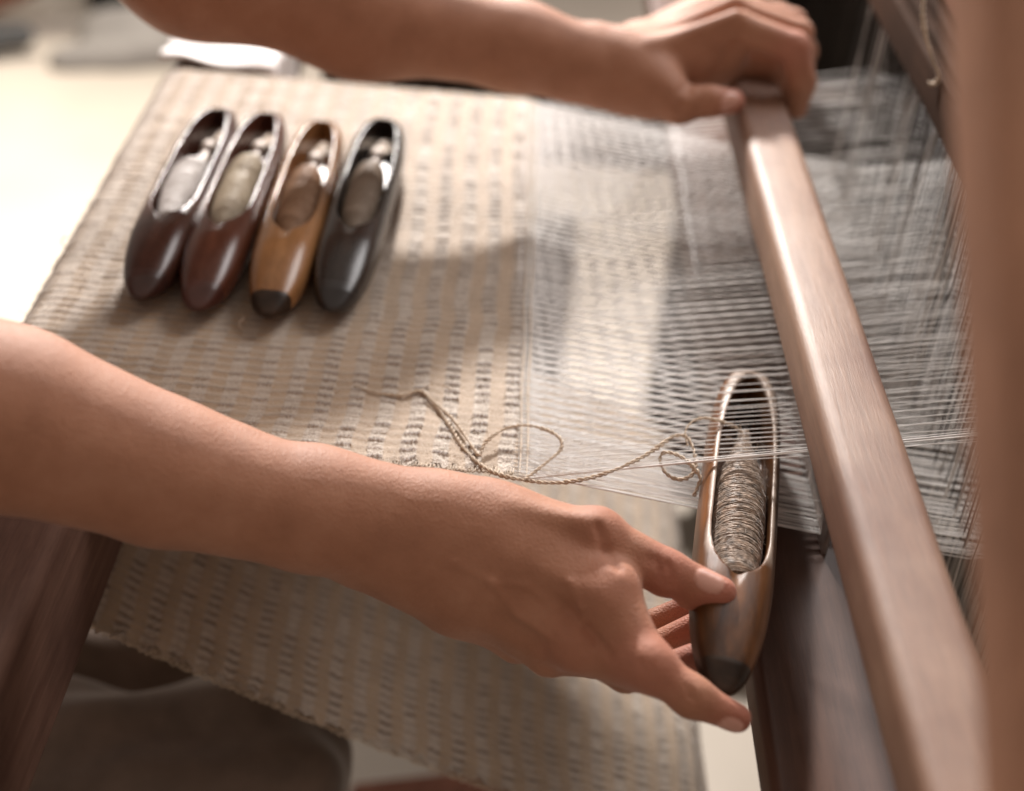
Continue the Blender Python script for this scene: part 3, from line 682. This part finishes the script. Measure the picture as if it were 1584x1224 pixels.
twisted(mb, up, 0.0010, turns_per_m=160, step=0.0007)
curl = pp([(650, 607, .006), (660, 597, .008), (680, 594, .009), (697, 603, .007)])
twisted(mb, curl, 0.0006, turns_per_m=200, step=0.001)
st = tag(mb.build('linen_strand', YARN), 'loose twisted linen strand looping from the cloth to the held shuttle', 'yarn')
mb = MB()
for k in range(10):
    p0 = hloc(0.050+0.006*random.random(), random.uniform(-.004, .004), 0.006); d = RNG.normal(size=3)*0.006; d[2] = abs(d[2])+0.002
    mb.add(*tube(spline([p0, p0+d*0.5+RNG.normal(size=3)*0.001, p0+d+RNG.normal(size=3)*0.0015], 9), 0.00025, 4))
o = mb.build('yarn_end', YARN, held); 

# ------------------------------------------------------------------ the weaver
person = empty('person', (-0.72, 0.08, FZ))
tag(person, 'weaver with bare forearms, one hand on the beater and the other holding a shuttle', 'person')
tints = []; nails = []
def finger(F, pts, rs, k=0.003, flat=None):
    for i in range(len(pts)-1): F.cone(pts[i], pts[i+1], rs[i], rs[i+1], k, flat)
def crease(F, p, axis, r, depth=0.0006, wid=0.0006):
    """small groove ring round a joint (dorsal side)"""
    pass
# right arm -----------------------------------------------------------
R = Field((-0.47, -0.21, -0.115), (0.150, 0.035, 0.215), 0.00125)
el = P(-230, 585, 0.62); f1 = P(0, 650, 0.655); f2 = P(250, 724, 0.680); f3 = P(480, 795, 0.70); wr = P(655, 838, 0.713)
f1 = P(0, 646, 0.655); f2 = P(250, 733, 0.680); f3 = P(480, 790, 0.70); wr = P(655, 836, 0.713)
R.cone(el, f1, 0.044, 0.0425, 0.008)
R.cone(f1, f2, 0.0425, 0.0340, 0.008)
R.cone(f2, f3, 0.0340, 0.0295, 0.008)
R.cone(f3, wr, 0.0295, 0.0272, 0.008)
R.cone(P(60, 628, 0.66), P(330, 722, 0.69), 0.026, 0.018, 0.015)        # brachioradialis
R.cone(P(500, 752, 0.70), P(700, 787, 0.705), 0.0130, 0.0130, 0.018)     # radius / thumb side of the wrist
R.cone(P(560, 868, 0.715), P(680, 912, 0.715), 0.0125, 0.0120, 0.015)    # ulna side
# palm
mc = {'i': (P(760, 845, 0.700), P(937, 918, 0.685)), 'm': (P(740, 885, 0.703), P(895, 995, 0.688)), 'r': (P(720, 905, 0.712), P(850, 1010, 0.705)), 'l': (P(705, 925, 0.722), P(800, 992, 0.726))}
for q, (a, b) in mc.items():
    r1, r2 = {'i': (.0165, .0135), 'm': (.0165, .0125), 'r': (.015, .012), 'l': (.013, .0115)}[q]
    R.cone(a, b, r1, r2, 0.012)
    R.cone(wr, a, 0.0215, r1, 0.02)
R.cone(P(790, 850, 0.715), P(900, 940, 0.712), 0.018, 0.015, 0.014)     # palm flesh
R.cone(P(760, 825, 0.712), P(900, 880, 0.708), 0.0170, 0.011, 0.012)      # first web
# thumb
th = [P(752, 802, 0.708), P(922, 832, 0.701), P(1030, 886, 0.700), P(1114, 917, 0.700)]
R.cone(P(800, 815, 0.701), P(945, 900, 0.693), 0.0135, 0.0115, 0.012)
R.cone(P(690, 800, 0.705), th[0], 0.016, 0.0160, 0.016)
R.cone(th[0], th[1], 0.0165, 0.0133, 0.010)
R.cone(th[1], th[2], 0.0133, 0.0115, 0.006)
R.cone(th[2], th[3], 0.0112, 0.0082, 0.004, flat=(*(-RW[:, 2]*-1), 1.12))
R.cone(P(1070, 915, 0.706), P(1105, 925, 0.706), 0.0095, 0.0078, 0.005)   # thumb pad
R.cone(th[1]+RW @ np.array([0, 0.001, 0.002]), th[1], 0.0133, 0.0133, 0.006)
R.cone(P(905, 880, 0.700), P(945, 900, 0.697), 0.008, 0.006, 0.008)
# index finger
ix = [mc['i'][1], P(1003, 1028, 0.668), P(1070, 1078, 0.664), P(1140, 1111, 0.668)]
finger(R, ix, [.0138, .0108, .0092, .0070], 0.006)
R.cone(P(1000, 1028, 0.667), P(1008, 1034, 0.667), 0.0112, 0.0110, 0.006)
R.cone(mc['i'][1], P(960, 1010, 0.676), 0.0135, 0.0115, 0.010)
R.cone(mc['m'][1], P(985, 1035, 0.682), 0.0120, 0.0105, 0.010)
# middle, ring, little curl under the shuttle
md = [mc['m'][1], P(975, 1040, 0.695), P(1020, 1000, 0.722), P(1073, 1012, 0.715)]
md = [mc['m'][1], P(968, 1040, 0.697), P(1024, 1040, 0.716), P(1076, 1016, 0.712)]
rg_ = [mc['r'][1], P(920, 1020, 0.726), P(1000, 1010, 0.745), P(1076, 968, 0.738)]
ll = [mc['l'][1], P(880, 985, 0.752), P(970, 980, 0.765), P(1068, 936, 0.762)]
finger(R, md, [.0118, .0098, .0088, .0072], 0.003)
finger(R, rg_, [.0112, .0094, .0086, .0070], 0.003)
finger(R, ll, [.0102, .0084, .0076, .0062], 0.003)
# tendons and knuckle bumps on the back of the hand
cz = RW @ np.array([0, 0, 1.0])
for (a, b, r) in ((P(745, 850, 0.692), P(925, 930, 0.672), 0.0030), (P(725, 880, 0.694), P(885, 985, 0.676), 0.0028), (P(705, 905, 0.700), P(835, 1000, 0.694), 0.0024)):
    R.cone(a, b, r, r*1.2, 0.011)
R.cone(P(790, 790, 0.694), P(915, 812, 0.689), 0.0030, 0.0034, 0.008)       # thumb tendon
for kx, ky, kd, kr in ((893, 1003, 0.677, .0065), (1001, 1026, 0.6585, .0050)):
    R.cone(P(kx, ky, kd+kr-.002), P(kx+2, ky+2, kd+kr-.002), kr, kr, 0.010)
# skin folds
def fold(F, a, b, r=0.0010, k=0.0016): F.cone(a, b, r, r, k, op='s')
def surf(px, py, F, t0, t1):
    """first hit of a pixel ray with the field"""
    for t in np.arange(t0, t1, 0.0005):
        p = P(px, py, t); i = np.round((p-F.lo)/F.h).astype(int)
        if (i >= 0).all() and (i < F.dim).all() and F.f[tuple(i)] < 0: return p
    return None
def folds(F, lst, t0, t1, r, out=0.0):
    for seg in lst:
        pts = [surf(x, y, F, t0, t1) for x, y in seg]
        pts = [p for p in pts if p is not None]
        for i in range(len(pts)-1): fold(F, pts[i], pts[i+1], r, r*2.0)
folds(R, [[(990, 1022), (998, 1040)], [(1006, 1028), (1012, 1048)], [(1062, 1062), (1066, 1080)], [(1070, 1066), (1074, 1084)]], 0.6, 0.8, 0.00065)
folds(R, [[(925, 815), (938, 850), (958, 878)], [(908, 969), (925, 992), (943, 1015)]], 0.6, 0.8, 0.0016)
folds(R, [[(1016, 866), (1022, 884), (1022, 900)], [(1032, 872), (1039, 890), (1037, 908)], [(1003, 862), (1006, 874)]], 0.6, 0.8, 0.0012)
def vein(F, px_, r, t0=0.6, t1=0.8, k=0.004):
    pts = [surf(x, y, F, t0, t1) for x, y in px_]; pts = [p for p in pts if p is not None]
    for i in range(len(pts)-1): F.cone(pts[i], pts[i+1], r, r, k)
vein(R, [(700, 870), (760, 900), (815, 905), (860, 940)], 0.0004); vein(R, [(760, 900), (800, 950), (850, 985)], 0.0004)
vein(R, [(880, 900), (900, 940), (905, 960)], 0.0004)
# left arm ------------------------------------------------------------
Lf = Field((-0.46, 0.15, -0.035), (0.262, 0.585, 0.330), 0.0019)
e2 = P(60, -230, 0.90); a1 = P(300, -62, 0.965); a2 = P(560, 22, 1.01); a3 = P(800, 72, 1.045); w2 = P(965, 108, 1.060)
Lf.cone(e2, a1, 0.046, 0.0465, 0.02); Lf.cone(a1, a2, 0.0465, 0.0400, 0.03); Lf.cone(a2, a3, 0.0400, 0.0300, 0.03); Lf.cone(a3, w2, 0.0295, 0.0265, 0.02)
Lf.cone(P(925, 66, 1.055), P(945, 72, 1.055), 0.0125, 0.0125, 0.012)       # ulnar bump
Lf.cone(P(880, 120, 1.050), P(1000, 150, 1.050), 0.0150, 0.0150, 0.018)
# metacarpals; index nearest the camera
RT = 0.0802
mL = {'i': (P(1005, 95, 1.055), P(1143, 44, 1.065)), 'm': (P(1000, 80, 1.075), P(1140, 20, 1.100)), 'r': (P(990, 75, 1.095), P(1125, 5, 1.135)), 'l': (P(980, 75, 1.110), P(1105, 0, 1.165))}
for q, (a, b) in mL.items():
    Lf.cone(w2, a, 0.021, 0.017, 0.015); Lf.cone(a, b, 0.0165, 0.0125 if q != 'l' else 0.0115, 0.010)
Lf.cone(P(1190, 96, 1.10), P(1212, 122, 1.115), 0.012, 0.012, 0.008)
Lf.cone(P(1060, 108, 1.080), P(1165, 92, 1.115), 0.018, 0.016, 0.014)
Lf.cone(P(1030, 115, 1.065), P(1120, 85, 1.085), 0.018, 0.014, 0.014)
Lf.cone(P(1080, 92, 1.07), P(1132, 82, 1.075), 0.012, 0.010, 0.010)
fi = {'i': [mL['i'][1], P(1228, 74, 1.060), P(1240, 128, 1.070), P(1232, 168, 1.085)],
      'm': [mL['m'][1], P(1236, 52, 1.092), P(1240, 108, 1.105), P(1222, 150, 1.118)],
      'r': [mL['r'][1], P(1228, 34, 1.125), P(1247, 80, 1.130), P(1240, 118, 1.138)],
      'l': [mL['l'][1], P(1205, 22, 1.160), P(1228, 60, 1.165), P(1225, 95, 1.170)]}
fr = {'i': [.0132, .0120, .0108, .0086], 'm': [.0125, .0110, .0095, .0076], 'r': [.0120, .0100, .0090, .0072], 'l': [.0108, .0090, .0080, .0066]}
for q in 'imrl': finger(Lf, fi[q], fr[q], 0.004)
tl = [P(1010, 135, 1.045), P(1050, 160, 1.038), P(1098, 157, 1.036), P(1133, 157, 1.040)]
Lf.cone(P(985, 125, 1.05), tl[0], 0.020, 0.018, 0.014); Lf.cone(tl[0], tl[1], 0.0185, 0.0150, 0.010); Lf.cone(tl[1], tl[2], 0.0140, 0.0112, 0.006); Lf.cone(tl[2], tl[3], 0.0115, 0.0092, 0.004)
for (a, b) in ((P(1010, 72, 1.040), P(1138, 24, 1.050)), (P(1000, 62, 1.062), P(1135, 2, 1.086))): Lf.cone(a, b, 0.0035, 0.0042, 0.010)
folds(Lf, [[(1060, 128), (1048, 150), (1050, 170)], [(1072, 128), (1062, 146)], [(1118, 100), (1126, 70)]], 0.9, 1.2, 0.0016)

def nail_mask(V, center, normal, along, ln, wd):
    n = np.array(normal, float); n /= np.linalg.norm(n); a = np.array(along, float); a -= n*(a @ n); a /= np.linalg.norm(a); s = np.cross(n, a)
    d = V-np.array(center); x, y, z = d @ a/ln, d @ s/wd, d @ n
    q = (np.abs(x)**2.6+np.abs(y)**2.6)
    inside = (z > -0.0075)
    m = np.clip((1.0-q)/0.25, 0, 1)*inside; g_ = np.exp(-((q-1.05)/0.28)**2)*inside
    return m, g_, n
parts = []
for F_, nl in ((R, [(P(1098, 898, 0.694), RW @ np.array([0.05, 0.45, 0.9]), th[3]-th[2], 0.0078, 0.0062),
                    (P(1128, 1118, 0.664), RW @ np.array([0.18, -0.62, 0.75]), ix[3]-ix[2], 0.0065, 0.0050)]),
               (Lf, [(P(1128, 158, 1.030), RW @ np.array([0.75, 0.25, 0.65]), tl[3]-tl[2]+RW @ np.array([0, -0.02, 0]), 0.0062, 0.0070)])):
    V, Q = F_.mesh(); V = relax(V, Q, 3, 0.5)
    nm = np.zeros(len(V)); tn = np.zeros(len(V))
    for c, nrm, al, ln, wd in nl:
        m_, g_, n_ = nail_mask(V, c, nrm, al, ln, wd)
        near = np.linalg.norm(V-np.array(c), axis=1) < 0.016
        m_ = m_*near; g_ = g_*near
        V = V+n_[None]*(0.00035*m_-0.00045*g_)[:, None]; nm = np.maximum(nm, m_)
    parts.append((V, Q, nm))
V = np.vstack([p[0] for p in parts]); Q = np.vstack([parts[0][1], parts[1][1]+len(parts[0][0])]); nm = np.concatenate([p[2] for p in parts])
for p, r in [(th[2], .016), (th[3], .016), (ix[1], .017), (ix[3], .016), (th[1], .014), (mc['i'][1], .014), (mc['m'][1], .014), (tl[3], .016), (fi['i'][1], .016), (md[3], .015), (rg_[3], .015), (ll[3], .015)]:
    tn_ = np.exp(-(np.linalg.norm(V-p, axis=1)/r)**2); tints.append(tn_*0.75)
bp_ = resample(spline([el, (-0.60, -0.08, 0.25), (-0.69, -0.02, 0.37), (-0.71, 0.12, 0.39), (-0.69, 0.28, 0.37), (-0.58, 0.30, 0.30), e2], 60), 26)[0]
tv, tf = tube(bp_, 0.040, 12); nA = len(parts[0][0]); nV = len(V)
def near_(p, lo, hi): return lo+int(np.argmin(((V[lo:hi]-p)**2).sum(1)))
ex = []
for ring, lo, hi in ((0, 0, nA), (len(bp_)-1, nA, nV)):
    ids = [near_(tv[ring*12+k], lo, hi) for k in range(12)]
    for k in range(12):
        k2 = (k+1) % 12
        if ids[k] != ids[k2]: ex.append((nV+ring*12+k, nV+ring*12+k2, ids[k2], ids[k]))
V = np.vstack([V, tv]); Q = np.vstack([Q, tf+nV, np.array(ex)]); nm = np.r_[nm, np.zeros(len(tv))]; tints = [np.r_[t_, np.zeros(len(tv))] for t_ in tints]
body = mesh_np('body', V, Q, SKIN, person, attrs={'nail': nm, 'tint': np.clip(np.max(tints, 0), 0, 1)})

# shirt and trousers
SHIRT = simple('dark_brown_shirt', (0.16, 0.075, 0.05), rough=0.8, noise=0.2, nscale=30)
TROUS = simple('dark_taupe_trousers', (0.125, 0.085, 0.062), rough=0.85, noise=0.2, nscale=40, sheen=0.3)
sh = Field((-0.98, -0.36, -0.40), (-0.28, 0.60, 0.62), 0.009)
sh.cone((-0.72, 0.12, -0.28), (-0.70, 0.12, 0.30), 0.15, 0.17, 0.05, flat=(1, 0, 0, 1.5))
sh.cone((-0.70, -0.07, 0.38), (-0.70, 0.31, 0.38), 0.075, 0.075, 0.06)
sh.cone((-0.70, -0.08, 0.37), tuple(el+np.array([-0.02, 0, 0.0])), 0.075, 0.062, 0.04); sh.cone((-0.70, 0.32, 0.37), tuple(e2), 0.075, 0.062, 0.04)
V, Q = sh.mesh(); mesh_np('shirt', V, Q, SHIRT, person)
tr = Field((-0.98, -0.60, -0.86), (0.02, 0.60, -0.13), 0.007)
kn = np.array([-0.185, 0.045, -0.36]); kn2 = np.array([-0.16, 0.30, -0.40])
tr.cone((-0.74, -0.02, -0.42), kn, 0.15, 0.082, 0.05); tr.cone(kn, kn+np.array([0.01, -0.03, -0.42]), 0.084, 0.075, 0.04)
tr.cone((-0.70, -0.10, -0.50), (-0.30, -0.03, -0.50), 0.13, 0.10, 0.05)
tr.cone((-0.74, 0.22, -0.36), kn2-np.array([0.12, 0, 0.1]), 0.105, 0.070, 0.05); tr.cone(kn2-np.array([0.12, 0, 0.1]), kn2+np.array([-0.12, 0, -0.46]), 0.070, 0.06, 0.04)
tr.cone((-0.74, 0.0, -0.36), (-0.74, 0.24, -0.36), 0.13, 0.13, 0.05)
V, Q = tr.mesh(); V = relax(V, Q, 2)
V = V+0.006*np.stack([np.sin(V[:, 2]*60+V[:, 1]*25), 0*V[:, 0], np.sin(V[:, 0]*45+V[:, 1]*30)], 1)
V = V+0.004*np.stack([np.sin(V[:, 2]*31-V[:, 1]*70), np.sin(V[:, 0]*52+V[:, 2]*40), np.sin(V[:, 0]*23-V[:, 1]*90)], 1)
mesh_np('trousers', V, Q, TROUS, person)

# ------------------------------------------------------------------ blurred surroundings
st = empty('weaving_bench', (-0.78, 0.1, FZ)); tag(st, 'low wooden bench under the weaver at the left, outside the cloth', 'bench')
beam_between('seat', (-0.78, -0.4, -0.50), (-0.78, 0.6, -0.50), 0.32, 0.04, (1, 0, 0), 0.008, BEAMW, st)
for y in (-0.34, 0.54): beam_between('leg', (-0.78, y, -0.52), (-0.78, y, FZ), 0.28, 0.04, (1, 0, 0), 0.006, BEAMW, st)

mat_ = simple('grey_shadow_tone', (0.24, 0.22, 0.20), rough=0.9, noise=0.15, nscale=12)
def lump(name, label, cat, cones, m, h=0.02, flatz=1.0):
    A = np.array([c[0] for c in cones]+[c[1] for c in cones]); rm = max(max(c[2], c[3]) for c in cones)+0.06
    F = Field(A.min(0)-rm, A.max(0)+rm, h)
    for c in cones: F.cone(c[0], c[1], c[2], c[3], 0.04)
    V, Q = F.mesh(); V = relax(V, Q, 2)
    V = V+0.006*np.stack([np.sin(V[:, 1]*40+V[:, 2]*30), np.sin(V[:, 0]*37), 0*V[:, 0]], 1)
    return tag(mesh_np(name, V, Q, m), label, cat)
lump('shadow_heap', 'grey heap standing in for a soft shadow on the pale floor at the upper left, far out of focus', 'cloth', [((-1.02, 2.46, FZ), (-0.62, 2.62, FZ), 0.05, 0.07), ((-0.95, 2.60, FZ), (-0.72, 2.74, FZ), 0.09, 0.09)], mat_)  # added heap; its grey colour stands for the bundle's shadow
lump('dark_bundle', 'black shapeless bundle on the floor behind the far arm, far out of focus', 'bundle', [((-0.98, 2.84, -0.78), (-0.62, 2.92, -0.78), 0.10, 0.12), ((-0.9, 2.95, -0.72), (-0.7, 3.0, -0.70), 0.12, 0.12)], simple('black_cloth', (0.012, 0.011, 0.011), rough=0.9))
lump('brown_bag', 'reddish brown rounded bag at the top left corner, far out of focus', 'bag', [((-1.30, 2.62, -0.74), (-1.10, 2.74, -0.66), 0.085, 0.07), ((-1.24, 2.66, -0.66), (-1.16, 2.70, -0.60), 0.07, 0.05)], simple('red_brown_leather', (0.26, 0.11, 0.07), rough=0.6))
lump('grey_shoe', 'dark grey shoe on the floor at the left edge, far out of focus', 'shoe', [((-1.27, 2.42, -0.80), (-1.14, 2.50, -0.80), 0.035, 0.03)], simple('dark_grey_cloth', (0.07, 0.07, 0.07), rough=0.8), h=0.01)
q = PZ(560, 1195, FZ)
tag(beam_between('treadle', PZ(545, 1250, -0.74), PZ(840, 1215, -0.74), 0.045, 0.03, (0, 1, 0), 0.006, REDW), 'red-brown wooden treadle near the floor at the bottom edge', 'treadle')
mb = MB()
for k in range(260):                       # fuzz on the held bobbin
    x = random.uniform(-0.055, 0.06); a = random.uniform(0.2, 2.9); r = 0.0142*(0.8 if x > 0.04 else 1.0)
    p0 = np.array([x, r*math.cos(a), 0.0015+r*math.sin(a)]); d = np.array([random.gauss(0, .003), math.cos(a)*random.uniform(0, .002), math.sin(a)*random.uniform(0, .002)]); s_ = np.array([0, -math.sin(a), math.cos(a)])*random.uniform(-.005, .005)
    q = spline([p0, p0+d*0.5+s_*0.5, p0+d+s_], 6); mb.add(*tube([hloc(*v) for v in q], 0.00010, 3))
pts_ = [hloc(-0.070+0.004*math.sin(a*2.1)+0.0012*a/3, 0.0085*math.cos(a), 0.006+0.0055*math.sin(a*1.3)) for a in np.linspace(0.2, 9, 14)]
twisted(mb, pts_, 0.0014, turns_per_m=160, step=0.001)
mb.build('yarn_fuzz', YARN2, held)['kind'] = 'stuff'
wc_ = simple('white_cotton', (0.80, 0.76, 0.74), rough=0.8, noise=0.06, nscale=30)
gx, gy = 26, 22
G = []
for i in range(gx):
    for j in range(gy):
        s_ = i/(gx-1)*0.17; y = 0.535+0.13*j/(gy-1)+0.004*math.sin(i*0.7)
        x = -0.322+min(s_, 0.095); z = -0.001-max(0, s_-0.095)+0.003*math.sin(j*0.9+i*0.4)+0.003
        G.append((x+0.003*math.sin(j*1.1) if s_ > 0.095 else x, y, z))
i, j = np.meshgrid(np.arange(gx-1), np.arange(gy-1), indexing='ij')
wq = np.stack([i*gy+j, i*gy+j+1, (i+1)*gy+j+1, (i+1)*gy+j], -1).reshape(-1, 4)
wo = mesh_np('white_cloth', G, wq, wc_); sm_ = wo.modifiers.new('thick', 'SOLIDIFY'); sm_.thickness = 0.003
tag(wo, 'small white cloth draped over the breast beam beyond the beige cloth', 'cloth')
